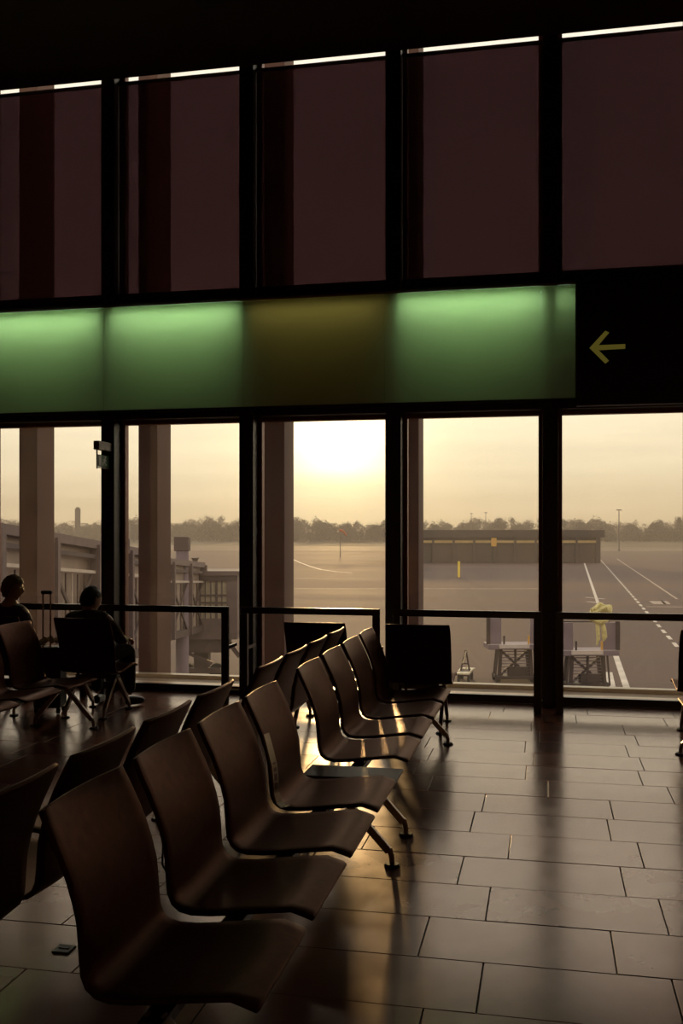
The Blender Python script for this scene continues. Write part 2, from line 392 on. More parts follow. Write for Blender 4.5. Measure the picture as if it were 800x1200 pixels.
# ================================================================== GREEN LIGHT BOX AND ARROW SIGN
yf = 9.30; zb, zt = 2.875, 3.945
lb = empty('light_box', ((XL + .26) / 2, yf, zb), label='long green backlit light box above the windows, ending at the black arrow sign', cat='light box')
def P(x, y, z): return (x - lb.location.x, y - lb.location.y, z - lb.location.z)
edges = [XL, -5.9, -4.42, -2.94, -1.46 - .06, -.05, .26]
for a, b in zip(edges, edges[1:]):
    MB().box(P(a + .0006, yf, zb), P(b - .0006, yf + .006, zt - .022)).build('opal_panel', M['opal'], lb)
cas = MB().box(P(XL, yf - .006, zb - .022), P(.264, yf + .22, zb)).box(P(XL, yf - .006, zt), P(.264, yf + .22, zt + .02))
cas.build('casing', M['frame'], lb)
MB().box(P(XL, yf - .004, zt - .020), P(.264, yf + .004, zt - .001)).build('top_lip', M['sign_case'], lb)
MB().box(P(XL, yf + .205, zb), P(.26, yf + .219, zt)).box(P(.256, yf + .008, zb), P(.264, yf + .205, zt)).build('inner_liner', M['white_metal'], lb)
for a, b, on in ((-7.3, -6.0, 1), (-5.84, -4.48, 1), (-4.36, -2.99, 1), (-2.87, -1.56, 0), (-1.49, .20, 1)):
    MB().tube([P(a, yf + .12, zt - .05), P(b, yf + .12, zt - .05)], .013, 10).build('fluorescent_tube' if on else 'dead_tube', M['tube'] if on else M['white_metal'], lb, smooth=True)
    if True:
        ld = bpy.data.lights.new('tube_or_fill_light', 'AREA'); ld.shape = 'RECTANGLE'; ld.size = b - a; ld.size_y = .05
        ld.energy = (4.0 if on else .8) * (b - a); ld.color = (.70, 1.0, .80) if on else (1.0, .66, .30)  # dead stretch has no working tube; weak warm fill added to lift its panel
        lo = bpy.data.objects.new('tube_or_fill_light', ld); C.objects.link(lo); lo.parent = lb
        lo.location = P((a + b) / 2, yf + .15, zt - .068); lo.rotation_euler = (R(-8), 0, 0)

sg = empty('arrow_sign', (2.3, 9.27, 2.80), label='black wall sign with a dim yellow arrow pointing left, right of the green light box', cat='sign')
MB().box((.268 - 2.3, 0, 0), (XR - 2.3 - .01, .24, 1.22)).build('sign_box', M['sign_black'], sg, bevel=.004)
def arrow_mb():
    # tip at the left; local x,z metres around the arrow's centre
    k = MB(); s = .0078
    k.poly([(-20 * s, 0), (-2 * s, 19.5 * s), (2.4 * s, 17.2 * s), (-9.5 * s, 3 * s), (-9.5 * s, 3 * s - .001), (20.5 * s, 3 * s), (20.5 * s, -2.4 * s), (-9.5 * s, -3 * s), (2.2 * s, -15.8 * s), (-2 * s, -19 * s)], 0, .006)
    return k
ar = arrow_mb()
ar.build('arrow', M['arrow'], sg, (.54 - 2.3, -.007, .525))

# ================================================================== BALUSTRADES
def rail_frame(xa, xb, label):
    y = 9.06; wd = xb - xa
    o = empty('balustrade', ((xa + xb) / 2, y, 0), label=label, cat='balustrade', group='black balustrade frames before the windows')
    h = wd / 2; t = .068
    MB().box((-h, -.025, .855), (h, .025, .918)).build('top_rail', M['rail'], o, bevel=.005)
    MB().box((-h + t, -.025, .085), (h - t, .025, .155)).build('bottom_rail', M['rail'], o, bevel=.005)
    for s in (-1, 1):
        x = s * (h - t / 2)
        MB().box((x - t / 2, -.025, .0), (x + t / 2, .025, .855)).build('post', M['rail'], o, bevel=.005)
        MB().box((x - .012, .025, .5), (x + .012, .33, .53)).build('wall_bracket', M['rail'], o)
names = ['beyond the left edge of the picture', 'at the far left behind the two seated people, left part', 'beside the seated man, ending left of centre', 'in the centre, catching the sun on its top rail', 'right of centre, behind the black end seat', 'at the far right, overlooking the painted apron lines']
for i in range(0, 6):
    a, b = grid[i], grid[i + 1]
    xa, xb = a + .045, b - .082
    rail_frame(xa, xb, 'low black metal balustrade frame ' + names[i])

# ================================================================== SEATS
PROF = [(0, .408), (.010, .417), (.04, .427), (.080, .438), (.15, .430), (.22, .421), (.29, .411), (.36, .403), (.42, .401), (.455, .408), (.475, .424), (.487, .452), (.491, .49), (.494, .54), (.499, .595), (.512, .65), (.531, .71), (.556, .77), (.588, .835), (.616, .892)]
SW = .53; TH = .018; UF = .735
def shell_mesh():
    prof = [Vector((u, 0, z)) for u, z in PROF]; n = len(prof); m = 13
    nor = []
    for i in range(n):
        d = (prof[min(i + 1, n - 1)] - prof[max(i - 1, 0)]).normalized(); nor.append(Vector((-d.z, 0, d.x)))
    bm = bmesh.new(); top = []; bot = []
    for i in range(n):
        w2 = SW / 2
        if i == n - 1: w2 -= .006
        if i == 0: w2 -= .006
        rt, rb = [], []
        for j in range(m):
            v = -1 + 2 * j / (m - 1)
            t = max(0, min(1, (PROF[i][1] - .46) / .3)) if i > 9 else 0
            back = .019 * t * (1 - v * v)                  # hollow back
            dip = -.010 * (1 - v * v) * (1 if 3 < i < 10 else (.4 if i == 3 else 0))
            p = prof[i] + Vector((back, 0, dip)); p.y = v * w2
            rt.append(bm.verts.new((UF - p.x, p.y, p.z)))
            q = p - nor[i] * TH; rb.append(bm.verts.new((UF - q.x, q.y, q.z)))
        top.append(rt); bot.append(rb)
    for i in range(n - 1):
        for j in range(m - 1):
            bm.faces.new((top[i][j], top[i + 1][j], top[i + 1][j + 1], top[i][j + 1]))
            bm.faces.new((bot[i][j], bot[i][j + 1], bot[i + 1][j + 1], bot[i + 1][j]))
    for i in range(n - 1):
        for j in (0, m - 1):
            bm.faces.new((top[i][j], bot[i][j], bot[i + 1][j], top[i + 1][j]))
    for j in range(m - 1):
        for i in (0, n - 1):
            bm.faces.new((top[i][j], top[i][j + 1], bot[i][j + 1], bot[i][j]))
    bmesh.ops.recalc_face_normals(bm, faces=bm.faces)
    rim = [e for e in bm.edges if e.calc_face_angle(0) > R(55)]
    bmesh.ops.bevel(bm, geom=rim, offset=.005, segments=2, profile=.5, affect='EDGES')
    me = bpy.data.meshes.new('seat_shell'); bm.to_mesh(me); bm.free(); smooth_angle(me, R(50)); me.materials.append(M['leather'])
    return me
shell = shell_mesh()
brk = MB().bar((UF - .16, -.12, .402), (UF - .44, -.12, .378), .03, .016).bar((UF - .16, .12, .402), (UF - .44, .12, .378), .03, .016).box((UF - .33, -.14, .352), (UF - .27, .14, .392)).mesh('seat_bracket', M['beam'], bevel=.002)
def leg_meshes():
    f = MB().bar((UF - .29, 0, .345), (UF - .035, 0, .07), .030, .038).mesh('front_leg', M['steel'], bevel=.004)
    f2 = MB().tube([(UF - .035, 0, .085), (UF - .022, 0, .045), (UF - .02, 0, .010)], [.016, .014, .013], 12).mesh('ankle', M['steel'], smooth=True)
    ft = MB().cyl((UF - .02, 0), .040, 0, .012, 20, .034).mesh('foot_disc', M['rubber'], smooth=True)
    r = MB().bar((UF - .31, 0, .345), (UF - .545, 0, .07), .030, .038).mesh('rear_leg', M['steel'], bevel=.004)
    r2 = MB().tube([(UF - .545, 0, .085), (UF - .558, 0, .045), (UF - .56, 0, .010)], [.016, .014, .013], 12).mesh('ankle', M['steel'], smooth=True)
    rt = MB().cyl((UF - .56, 0), .040, 0, .012, 20, .034).mesh('foot_disc', M['rubber'], smooth=True)
    return f, f2, ft, r, r2, rt
LEG = leg_meshes()
def add_leg(root, y):
    f = link('leg', LEG[0], root, (0, y, 0)); link('ankle', LEG[1], f); link('foot_disc', LEG[2], f)
    r = link('leg', LEG[3], root, (0, y, 0)); link('ankle', LEG[4], r); link('foot_disc', LEG[5], r)
SY = [-.925, -.3083, .3083, .925]
def make_bench(label, loc, rz, table=False):
    o = empty('beam_bench', loc, rz, label=label, cat='bench', group='four-seat beam benches of the waiting area')
    MB().box((UF - .335, -1.2, .318), (UF - .265, 1.5 if table else 1.2, .352)).build('beam', M['beam'], o, bevel=.004)
    for y in SY:
        s = link('seat_shell', shell, o, (0, y, 0)); link('seat_bracket', brk, s)
    for y in (-1.155, 1.155): add_leg(o, y)
    if table:
        t = MB().box((UF - .50, 1.232, .385), (UF - .01, 1.47, .403)).build('side_table_top', M['table'], o, bevel=.004)
        MB().box((UF - .36, 1.28, .352), (UF - .24, 1.42, .385)).build('table_mount', M['beam'], t)
    return o
CX = -1.46; YA = 3.63; YB = 6.435
benches = []
bA1 = make_bench('dark leather four-seat bench nearest the camera, seats facing right toward the open floor', (CX, YA, 0), 0, True)
bB1 = make_bench('dark leather four-seat bench in the row ahead, seats facing right, catching golden sun glints', (CX, YB, 0), 0)
bA2 = make_bench('four-seat bench facing left, its backs toward the nearest right-facing bench at lower left', (CX, YA, 0), PI)
bB2 = make_bench('four-seat bench facing left beyond the first, sunlit curved back tops in the centre', (CX, YB, 0), PI)
DL, DR = -2.95, 3.14
bL1 = make_bench('four-seat bench at far left, facing right, in front of the two seated people', (CX + DL, YB, 0), 0)
bR2 = make_bench('four-seat bench at the right edge of the picture, mostly outside the frame, facing left', (CX + DR, YB, 0), PI)
def make_end(label, x):
    o = empty('end_seat', (x, 7.805, 0), PI / 2, label=label, cat='seat', group='single end seats facing the window')
    s = link('seat_shell', shell, o); link('seat_bracket', brk, s)
    MB().box((UF - .335, -.2, .318), (UF - .265, .2, .352)).build('beam', M['beam'], o, bevel=.004)
    for y in (-.18, .18): add_leg(o, y)
    return o
EX = (-1.025, -1.885)
make_end('single window-facing seat, broad black back at the right end of the middle rows', EX[0])
make_end('single window-facing seat, dark back peeping over the sunlit back tops in the centre', EX[1])
make_end('single dark seat under the seated man, facing the window', EX[0] + DL)
make_end('single dark seat under the fair-haired seated person at far left', EX[1] + DL)
make_end('single dark seat back cut by the right edge of the picture', EX[1] + DR + .015)
# hanging cable under the nearest bench
pts = [(UF - .63, -.23, .40), (UF - .655, -.235, .50), (UF - .66, -.225, .42), (UF - .64, -.20, .36), (UF - .60, -.19, .33), (UF - .52, -.2, .34), (UF - .34, -.25, .336)]
cv = MB().tube(pts, .0045, 6).build('cable', M['rubber'], bA1, smooth=True)

# magazine wedged between two seats of the nearest bench
def magazine():
    yb = 4.225
    o = empty('magazine', (CX + UF - .46, yb, .41), R(-12), label='folded glossy pale magazine wedged between two seats of the nearest bench', cat='magazine')
    path = [(.055, .012), (.022, .004), (.0, .02), (-.012, .06), (-.016, .12), (-.022, .18), (-.048, .27), (-.064, .32)]
    k = MB(); n = len(path); wdt = .05
    for (x, z) in path: k.v += [(x + .02, -wdt / 2, z + .012), (x + .02, wdt / 2, z + .012), (x + .011, wdt / 2, z + .008), (x + .011, -wdt / 2, z + .008)]
    for i in range(n - 1):
        for j in range(4): k.f.append((4 * i + j, 4 * i + (j + 1) % 4, 4 * i + 4 + (j + 1) % 4, 4 * i + 4 + j))
    k.f += [(0, 1, 2, 3), (4 * n - 1, 4 * n - 2, 4 * n - 3, 4 * n - 4)]
    k.build('pages', M['paper'], o)
    for z0, z1, i in ((.075, .105, 3), (.115, .145, 3), (.155, .195, 4)):
        def px(z):
            for (xa, za), (xb, zb_) in zip(path, path[1:]):
                if za <= z <= zb_: return xa + (xb - xa) * (z - za) / (zb_ - za)
            return -.03
        k = MB(); 
        for z in (z0, z1):
            x = px(z) + .0212; k.v += [(x, -.012, z + .012), (x, .012, z + .012), (x - .003, .012, z + .012), (x - .003, -.012, z + .012)]
        k.f = [(0, 1, 5, 4), (1, 2, 6, 5), (2, 3, 7, 6), (3, 0, 4, 7), (3, 2, 1, 0), (4, 5, 6, 7)]
        k.build('dark_print_block', M['print'], o)
magazine()
# floor socket lid
fs = empty('floor_socket', (-1.86, 3.56, 0), label='small dark square socket lid in the floor at lower left', cat='floor socket')
MB().box((-.035, -.035, -.004), (.035, .035, .006)).build('lid', M['frame'], fs, bevel=.002)
MB().box((-.022, -.004, .006), (.022, .004, .009)).build('lid_handle', M['beam'], fs)

# ================================================================== EXIT SIGN on the second mullion
ex = empty('exit_sign', (grid[2] + .02, 9.15, 2.275), PI / 2, label='small emergency exit sign with running figure, fixed to the mullion at left', cat='sign')
MB().box((-.09, -.030, .185), (.212, .030, .272)).build('sign_case', M['sign_case'], ex, bevel=.003)
MB().box((-.078, -.006, -.005), (-.066, .006, .187)).build('hanger', M['frame'], ex); MB().box((.186, -.006, -.005), (.198, .006, .187)).build('hanger', M['frame'], ex)
gp = MB().box((-.060, -.005, .018), (.184, .005, .138)).build('green_plate', M['green_sign'], ex)
MB().box((-.066, -.003, .004), (.186, .003, .014)).build('plate_holder', M['sign_case'], ex)
fy0, fy1 = -.0075, -.005
MB().box((-.04, fy0, .03), (.005, fy1, .128)).build('doorway_symbol', M['white_sign'], gp)
fig = MB(); ox = .115
fig.poly([(ox - .01 + .012 * math.cos(i * PI / 4), .117 + .012 * math.sin(i * PI / 4)) for i in range(8)], fy0, fy1)
for a, b, wd in (((-.018, .102), (-.030, .070), .020), ((-.030, .070), (-.062, .060), .010), ((-.062, .060), (-.068, .032), .010), ((-.028, .068), (-.005, .048), .011), ((-.005, .048), (.022, .042), .009), ((-.02, .098), (-.052, .088), .008), ((-.018, .1), (.01, .078), .008)):
    fig.bar((ox + a[0], (fy0 + fy1) / 2, a[1]), (ox + b[0], (fy0 + fy1) / 2, b[1]), wd, .0024, up=(0, 1, 0))
fig.build('running_figure', M['white_sign'], gp)

# ================================================================== PEOPLE
def skin_mesh(verts, edges, radii, sub=2):
    me = bpy.data.meshes.new('tmp'); me.from_pydata([tuple(v) for v in verts], edges, [])
    o = bpy.data.objects.new('tmp', me); C.objects.link(o)
    md = o.modifiers.new('skin', 'SKIN'); md.use_smooth_shade = True; md.branch_smoothing = .6
    for i, r in enumerate(radii):
        d = me.skin_vertices[0].data[i]; d.radius = r if isinstance(r, tuple) else (r, r); d.use_root = (i == 0)
    s = o.modifiers.new('sub', 'SUBSURF'); s.levels = sub; s.render_levels = sub
    bpy.context.view_layer.update()
    dg = bpy.context.evaluated_depsgraph_get()
    out = bpy.data.meshes.new_from_object(o.evaluated_get(dg)); bpy.data.objects.remove(o); bpy.data.meshes.remove(me)
    return out
def chains(*cs):
    """chains of (x,y,z,r); a chain starting with an int grows from that vertex"""
    v, e, r = [], [], []
    for c in cs:
        prev = None
        for p in c:
            if isinstance(p, int): prev = p; continue
            v.append(p[:3]); r.append(p[3]); k = len(v) - 1
            if prev is not None: e.append((prev, k))
            prev = k
    return v, e, r
def join_meshes(name, meshes, m):
    bm = bmesh.new()
    for me in meshes: bm.from_mesh(me)
    for f in bm.faces: f.smooth = True
    out = bpy.data.meshes.new(name); bm.to_mesh(out); bm.free(); out.materials.append(m); return out
def head_bm(center, yaw, pitch, roll=0, sc_=1.0):
    bm = bmesh.new(); bmesh.ops.create_icosphere(bm, subdivisions=4, radius=1)
    g = lambda d2, s: math.exp(-d2 / (s * s))
    for v in bm.verts:
        x, y, z = v.co
        sx, sy, sz = .074, .094, .118
        X, Y, Z = x * sx, y * sy, z * sz
        if z < 0: X *= 1 + .30 * z; Y *= 1 + .12 * z
        if y < -.2 and z < -.3: Y *= .80                     # nape
        if y > 0:
            Y += .024 * g(x * x * 9 + (z + .12) ** 2 * 10, .55) * (1 if z < .18 else .4)      # nose
            Y -= .010 * g((abs(x) - .36) ** 2 * 14 + (z - .10) ** 2 * 22, .6)                 # eye sockets
            Y += .006 * g((z - .27) ** 2 * 30, .6)                                            # brow
            Y += .008 * g(x * x * 4 + (z + .52) ** 2 * 30, .5)                                # lips
            Y -= .005 * g(x * x * 5 + (z + .55) ** 2 * 400, .6)                               # mouth line
            Y += .012 * g(x * x * 5 + (z + .86) ** 2 * 14, .6)                                # chin
        v.co = Vector((X, Y, Z))
    for s in (-1, 1):
        ret = bmesh.ops.create_icosphere(bm, subdivisions=2, radius=1)
        for v in ret['verts']:
            v.co = Vector((s * .074 + s * v.co.x * .010 + s * (-v.co.y) * .006, -.008 + v.co.y * .019, -.002 + v.co.z * .032))
        ret = bmesh.ops.create_icosphere(bm, subdivisions=2, radius=1)
        for v in ret['verts']: v.co = Vector((s * .028 + v.co.x * .012, .082 + v.co.y * .008, .014 + v.co.z * .007))
    T = Matrix.Translation(center) @ Matrix.Rotation(yaw, 4, 'Z') @ Matrix.Rotation(pitch, 4, 'X') @ Matrix.Rotation(roll, 4, 'Y') @ Matrix.Scale(sc_, 4)
    bmesh.ops.transform(bm, matrix=T, verts=bm.verts)
    me = bpy.data.meshes.new('head'); bm.to_mesh(me); bm.free(); return me, T
def hair_mesh(T, m, curly):
    bm = bmesh.new(); bmesh.ops.create_icosphere(bm, subdivisions=5 if curly else 4, radius=1)
    kill = []
    for f in bm.faces:
        c = f.calc_center_median()
        line = (.42 if c.y > .35 else (.42 - (.35 - c.y) * 1.15 if not curly else .30 - (.35 - c.y) * 1.25))
        if c.z < max(line, -.62 if curly else -.45): kill.append(f)
    bmesh.ops.delete(bm, geom=kill, context='FACES')
    rnd = random.Random(3)
    from mathutils import noise
    for v in bm.verts:
        d = v.co.normalized(); k = 1.055
        if curly: k = 1.16 + .10 * noise.noise(d * 5.5) + .05 * noise.noise(d * 13)
        else: k += .012 * noise.noise(d * 9)
        x, y, z = d
        Xs = .074 * (1 + (.18 * z if z < 0 else 0)); Y = y * .094
        if y < -.2 and z < -.3: Y *= .88
        v.co = Vector((x * Xs * k, Y * k, z * .118 * k))
    ext = bmesh.ops.extrude_face_region(bm, geom=list(bm.faces))
    T2 = Matrix.Scale(.94, 4)
    bmesh.ops.transform(bm, matrix=T2, verts=[g_ for g_ in ext['geom'] if isinstance(g_, bmesh.types.BMVert)])
    bmesh.ops.recalc_face_normals(bm, faces=bm.faces)
    bmesh.ops.transform(bm, matrix=T, verts=bm.verts)
    for f in bm.faces: f.smooth = True
    me = bpy.data.meshes.new('hair'); bm.to_mesh(me); bm.free(); me.materials.append(m); return me
def hand_meshes(wrist, fwd, down, thumb_side):
    """palm and five curled fingers; fwd = finger direction, down = palm side, thumb_side = side of the thumb"""
    w_ = Vector(wrist); f = Vector(fwd).normalized(); d = Vector(down); d = (d - f * d.dot(f)).normalized(); s = Vector(thumb_side); s = (s - f * s.dot(f) - d * s.dot(d)).normalized()
    out = []
    pv = [w_, w_ + f * .035, w_ + f * .075]
    out.append(skin_mesh(pv, [(0, 1), (1, 2)], [(.024, .020), (.036, .016), (.038, .014)], 2))
    for k, (off, ln) in enumerate(((.027, .072), (.009, .080), (-.009, .074), (-.026, .058))):
        b = w_ + f * (.066 - .004 * abs(k - 1)) + s * off
        c1 = b + f * ln * .45 + d * ln * .10; c2 = c1 + (f * .75 + d * .65).normalized() * ln * .33; c3 = c2 + (f * .35 + d * .93).normalized() * ln * .25
        out.append(skin_mesh([b, c1, c2, c3], [(0, 1), (1, 2), (2, 3)], [.0095, .009, .008, .0065], 2))
    t0 = w_ + f * .022 + s * .024; t1 = t0 + (f * .6 + s * .75 + d * .2).normalized() * .034; t2 = t1 + (f * .9 + s * .2 + d * .4).normalized() * .028
    out.append(skin_mesh([t0, t1, t2], [(0, 1), (1, 2)], [.013, .011, .008], 2))
    return out
def person(spec):
    x, y = spec['at']
    o = empty('person', (x, y, 0), label=spec['label'], cat='person')
    J = spec['J']                                            # joints, local to (x, y, 0)
    def tr_(n, r): return (*J[n], r)
    def body_chains(g, arms=True):
        return chains(
            [tr_('pelvis', (.125 + g, .095 + g)), tr_('waist', (.115 + g, .088 + g)), tr_('chest', (.135 + g, .098 + g)), tr_('upper', (.115 + g, .075 + g)), tr_('neck', .052 + g * .3), tr_('skull', .05)],
            [3, tr_('shR', .062 + g), tr_('elR', .043 + g), tr_('wrR', .028 + g * .5)],
            [3, tr_('shL', .062 + g), tr_('elL', .043 + g), tr_('wrL', .028 + g * .5)],
            [0, tr_('hipR', .088 + g), tr_('knR', .060 + g), tr_('anR', .040 + g * .6)],
            [0, tr_('hipL', .088 + g), tr_('knL', .060 + g), tr_('anL', .040 + g * .6)])
    v, e, r = body_chains(-.012)
    parts = [skin_mesh(v, e, r)]
    hm, T = head_bm(Vector(J['head']), spec['yaw'], spec['pitch'], spec.get('roll', 0), spec.get('hs', 1.0)); parts.append(hm)
    for sd_ in 'RL':
        h = spec['hand' + sd_]; parts += hand_meshes(Vector(J['wr' + sd_]), h[0], h[1], h[2])
    link('body', join_meshes('body', parts, M['skin']), o)
    # top: torso and sleeves to the wrist
    v, e, r = chains(
        [tr_('pelvis', (.135, .105)), tr_('waist', (.130, .102)), tr_('chest', (.148, .108)), tr_('upper', (.125, .084)), (*(Vector(J['upper']).lerp(Vector(J['neck']), .75)), .060)],
        [3, tr_('shR', .070), (*(Vector(J['shR']).lerp(Vector(J['elR']), .5)), .060), tr_('elR', .052), (*(Vector(J['elR']).lerp(Vector(J['wrR']), .9)), .038)],
        [3, tr_('shL', .070), (*(Vector(J['shL']).lerp(Vector(J['elL']), .5)), .060), tr_('elL', .052), (*(Vector(J['elL']).lerp(Vector(J['wrL']), .9)), .038)])
    me = skin_mesh(v, e, r); me.materials.clear(); me.materials.append(spec['top']); link(spec['topname'], me, o)
    v, e, r = chains(
        [tr_('pelvis', (.132, .104)), tr_('hipR', .098), (*(Vector(J['hipR']).lerp(Vector(J['knR']), .55)), .084), tr_('knR', .068), (*(Vector(J['knR']).lerp(Vector(J['anR']), .45)), .062), (*(Vector(J['knR']).lerp(Vector(J['anR']), .97)), .055)],
        [0, tr_('hipL', .098), (*(Vector(J['hipL']).lerp(Vector(J['knL']), .55)), .084), tr_('knL', .068), (*(Vector(J['knL']).lerp(Vector(J['anL']), .45)), .062), (*(Vector(J['knL']).lerp(Vector(J['anL']), .97)), .055)])
    me = skin_mesh(v, e, r); me.materials.clear(); me.materials.append(M['trousers']); link('trousers', me, o)
    for sd_ in 'RL':
        a = Vector(J['an' + sd_]); t = Vector(J['toe' + sd_]); d = (t - a); d.z = 0; d.normalize()
        h = Vector((a.x, a.y, .05)) - d * .05
        v = [h, h + d * .09, Vector((t.x, t.y, .042)) - d * .05, Vector((t.x, t.y, .036))]
        me = skin_mesh(v, [(0, 1), (1, 2), (2, 3)], [(.038, .046), (.042, .048), (.046, .040), (.038, .032)], 2)
        zmin = min(p.co.z for p in me.vertices)
        for p in me.vertices: p.co.z = max(.004, p.co.z)
        me.materials.clear(); me.materials.append(M['shoe']); link('shoe', me, o)
    link('hair', hair_mesh(T, spec['hair'], spec['curly']), o)
    if spec.get('glasses'):
        k = MB(); ring = lambda s: [T @ Vector((s * .030 + .019 * math.cos(a), .101, .013 + .016 * math.sin(a))) for a in [i * PI / 6 for i in range(13)]]
        for s in (-1, 1): k.tube(ring(s), .0014, 6); k.tube([T @ Vector((s * .049, .100, .016)), T @ Vector((s * .080, .03, .014)), T @ Vector((s * .081, -.012, .008))], .0014, 6)
        k.tube([T @ Vector((-.011, .104, .016)), T @ Vector((.011, .104, .016))], .0014, 6)
        k.build('glasses', M['glasses'], o)
    return o
man = dict(at=(-4.045, 8.2), label='seated man with short dark hair seen from behind, dark jacket, hands resting on his lap',
    J=dict(pelvis=(0, 0, .535), waist=(0, .01, .64), chest=(0, .015, .785), upper=(.005, .0, .88), neck=(.0, .02, .945), skull=(.0, .035, .995),
        head=(.0, .045, 1.020),
        shR=(.178, .01, .868), elR=(.285, .07, .655), wrR=(.255, .25, .655), shL=(-.170, .0, .872), elL=(-.262, .10, .64), wrL=(-.10, .27, .655),
        hipR=(.095, .05, .525), knR=(.215, .40, .545), anR=(.205, .44, .10), toeR=(.285, .58, 0),
        hipL=(-.095, .05, .525), knL=(-.135, .42, .535), anL=(-.135, .46, .10), toeL=(-.16, .63, 0)),
    yaw=R(-24), pitch=R(-14), handR=((.05, .9, -.22), (-.1, -.3, -1), (-1, 0, 0)), handL=((.8, .55, -.15), (0, -.2, -1), (.3, 1, 0)),
    top=M['sweater'], topname='knit_sweater', hair=M['dark_hair'], curly=False, hs=1.09)
person(man)
woman = dict(at=(-4.835, 8.2), label='seated person with short curly fair hair and glasses, looking right, at the left edge',
    J=dict(pelvis=(0, 0, .535), waist=(0, .01, .66), chest=(.0, .015, .825), upper=(.0, .01, .935), neck=(.006, .02, 1.02), skull=(.012, .03, 1.095),
        head=(.018, .035, 1.115),
        shR=(.165, .0, .905), elR=(.235, -.07, .745), wrR=(.06, .20, .80), shL=(-.165, .02, .91), elL=(-.245, .09, .67), wrL=(-.06, .28, .66),
        hipR=(.09, .05, .525), knR=(.11, .43, .535), anR=(.11, .45, .10), toeR=(.13, .62, 0),
        hipL=(-.09, .05, .525), knL=(-.10, .43, .535), anL=(-.10, .47, .10), toeL=(-.11, .64, 0)),
    yaw=R(-72), pitch=R(-6), handR=((-.6, .6, .1), (0, .2, -1), (.2, .6, .5)), handL=((.6, .75, -.1), (0, -.2, -1), (.4, 1, 0)),
    top=M['blouse'], topname='blouse', hair=M['fair_hair'], curly=True, glasses=True, hs=.97)
person(woman)

# wheeled suitcase with pulled-out handle between them
su = empty('suitcase', (-4.415, 8.19, 0), R(8), label='dark wheeled suitcase with its handle pulled out, between the two seated people', cat='suitcase')
MB().box((-.125, -.10, .05), (.125, .10, .60)).build('shell', M['case'], su, bevel=.022)
for z in (.16, .30, .44): MB().box((-.127, -.104, z), (.127, .104, z + .012)).build('rib', M['rubber'], su, bevel=.002)
MB().tube([(-.034, -.085, .58), (-.034, -.085, 1.085)], .0075, 8).tube([(.034, -.085, .58), (.034, -.085, 1.085)], .0075, 8).build('handle_rod', M['steel'], su, smooth=True)
MB().box((-.05, -.103, 1.08), (.05, -.066, 1.112)).build('handle_grip', M['rubber'], su, bevel=.008)
for sx in (-1, 1):
    for sy in (-1, 1):
        MB().tube([(sx * .10 - .012, sy * .07, .028), (sx * .10 + .012, sy * .07, .028)], .028, 12).build('wheel', M['tyre'], su)
cl = MB(); nn = 12
for i in range(nn + 1):
    for j in range(nn + 1):
        u, v_ = i / nn - .5, j / nn - .5
        cl.v.append((u * .16, v_ * .14, .035 * math.exp(-(u * u + v_ * v_) * 6) + .012 * math.sin(u * 17 + v_ * 9) + .01 * math.cos(v_ * 21)))
for i in range(nn):
    for j in range(nn): cl.f.append((i * (nn + 1) + j, (i + 1) * (nn + 1) + j, (i + 1) * (nn + 1) + j + 1, i * (nn + 1) + j + 1))
sf = cl.build('scarf', M['cloth_bag'], None, (-4.43, 8.205, .645), (0, 0, .4), smooth=True)
so_ = sf.modifiers.new('thick', 'SOLIDIFY'); so_.thickness = .008
tag(sf, 'crumpled pale scarf lying on top of the dark suitcase', 'scarf')

# ================================================================== OUTSIDE
# concrete columns right outside the glass
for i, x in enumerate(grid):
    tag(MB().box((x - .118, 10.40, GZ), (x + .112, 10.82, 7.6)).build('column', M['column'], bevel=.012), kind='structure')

tag(MB().box((-420, 9.98, GZ - .5), (420, 300, GZ)).build('ground_apron', M['apron']), kind='structure')
tag(MB().box((-420, 300, GZ - .5), (420, 385, GZ)).build('ground_taxiway', M['taxiway']), kind='structure')
tag(MB().box((-520, 385, GZ - .5), (520, 900, GZ + .02)).build('ground_field', M['field']), kind='structure')
ap = bpy.data.objects['ground_apron']; fd = bpy.data.objects['ground_field']; tw = bpy.data.objects['ground_taxiway']
sa, ca = math.sin(YAW), math.cos(YAW)
def at(px, zc): xc = (px - 400) / 1150 * zc; return (xc * ca - zc * sa, xc * sa + zc * ca)
def gnd(px, py): zc = 1150 * (1.65 - GZ) / (py - 622); return at(px, zc)
def stripe(name, p, q, wd, m, parent=ap, z=.012):
    p = Vector((*p, 0)); q = Vector((*q, 0)); d = (q - p).normalized(); n = Vector((-d.y, d.x, 0)) * wd / 2
    k = MB(); zz = GZ + z
    k.v = [(c.x, c.y, zz - dz) for dz in (0, .01) for c in (p - n, p + n, q + n, q - n)]
    k.f = [(0, 1, 2, 3), (7, 6, 5, 4), (0, 4, 5, 1), (1, 5, 6, 2), (2, 6, 7, 3), (3, 7, 4, 0)]
    return k.build(name, m, parent)
stripe('painted_line', gnd(682.5, 654), gnd(735, 809), .26, M['paint'])
stripe('painted_line', gnd(723, 655), gnd(793, 702), .22, M['paint_faint'])
P0, P1 = Vector((*gnd(703.5, 656), 0)), Vector((*gnd(802, 768), 0))
ln = (P1 - P0).length; k = 0.0
while k < ln:
    stripe('painted_dash', P0.lerp(P1, k / ln)[:2], P0.lerp(P1, min(1, (k + 2.0) / ln))[:2], .22, M['paint']); k += 3.6
stripe('painted_line', gnd(713, 788), gnd(718, 812), .3, M['paint'])
stripe('painted_line', gnd(686, 700), gnd(708, 702), .25, M['paint']); stripe('painted_line', gnd(687, 705), gnd(706, 707), .25, M['paint'])
stripe('painted_line', gnd(757, 711), gnd(812, 711.5), .35, M['paint_faint'])
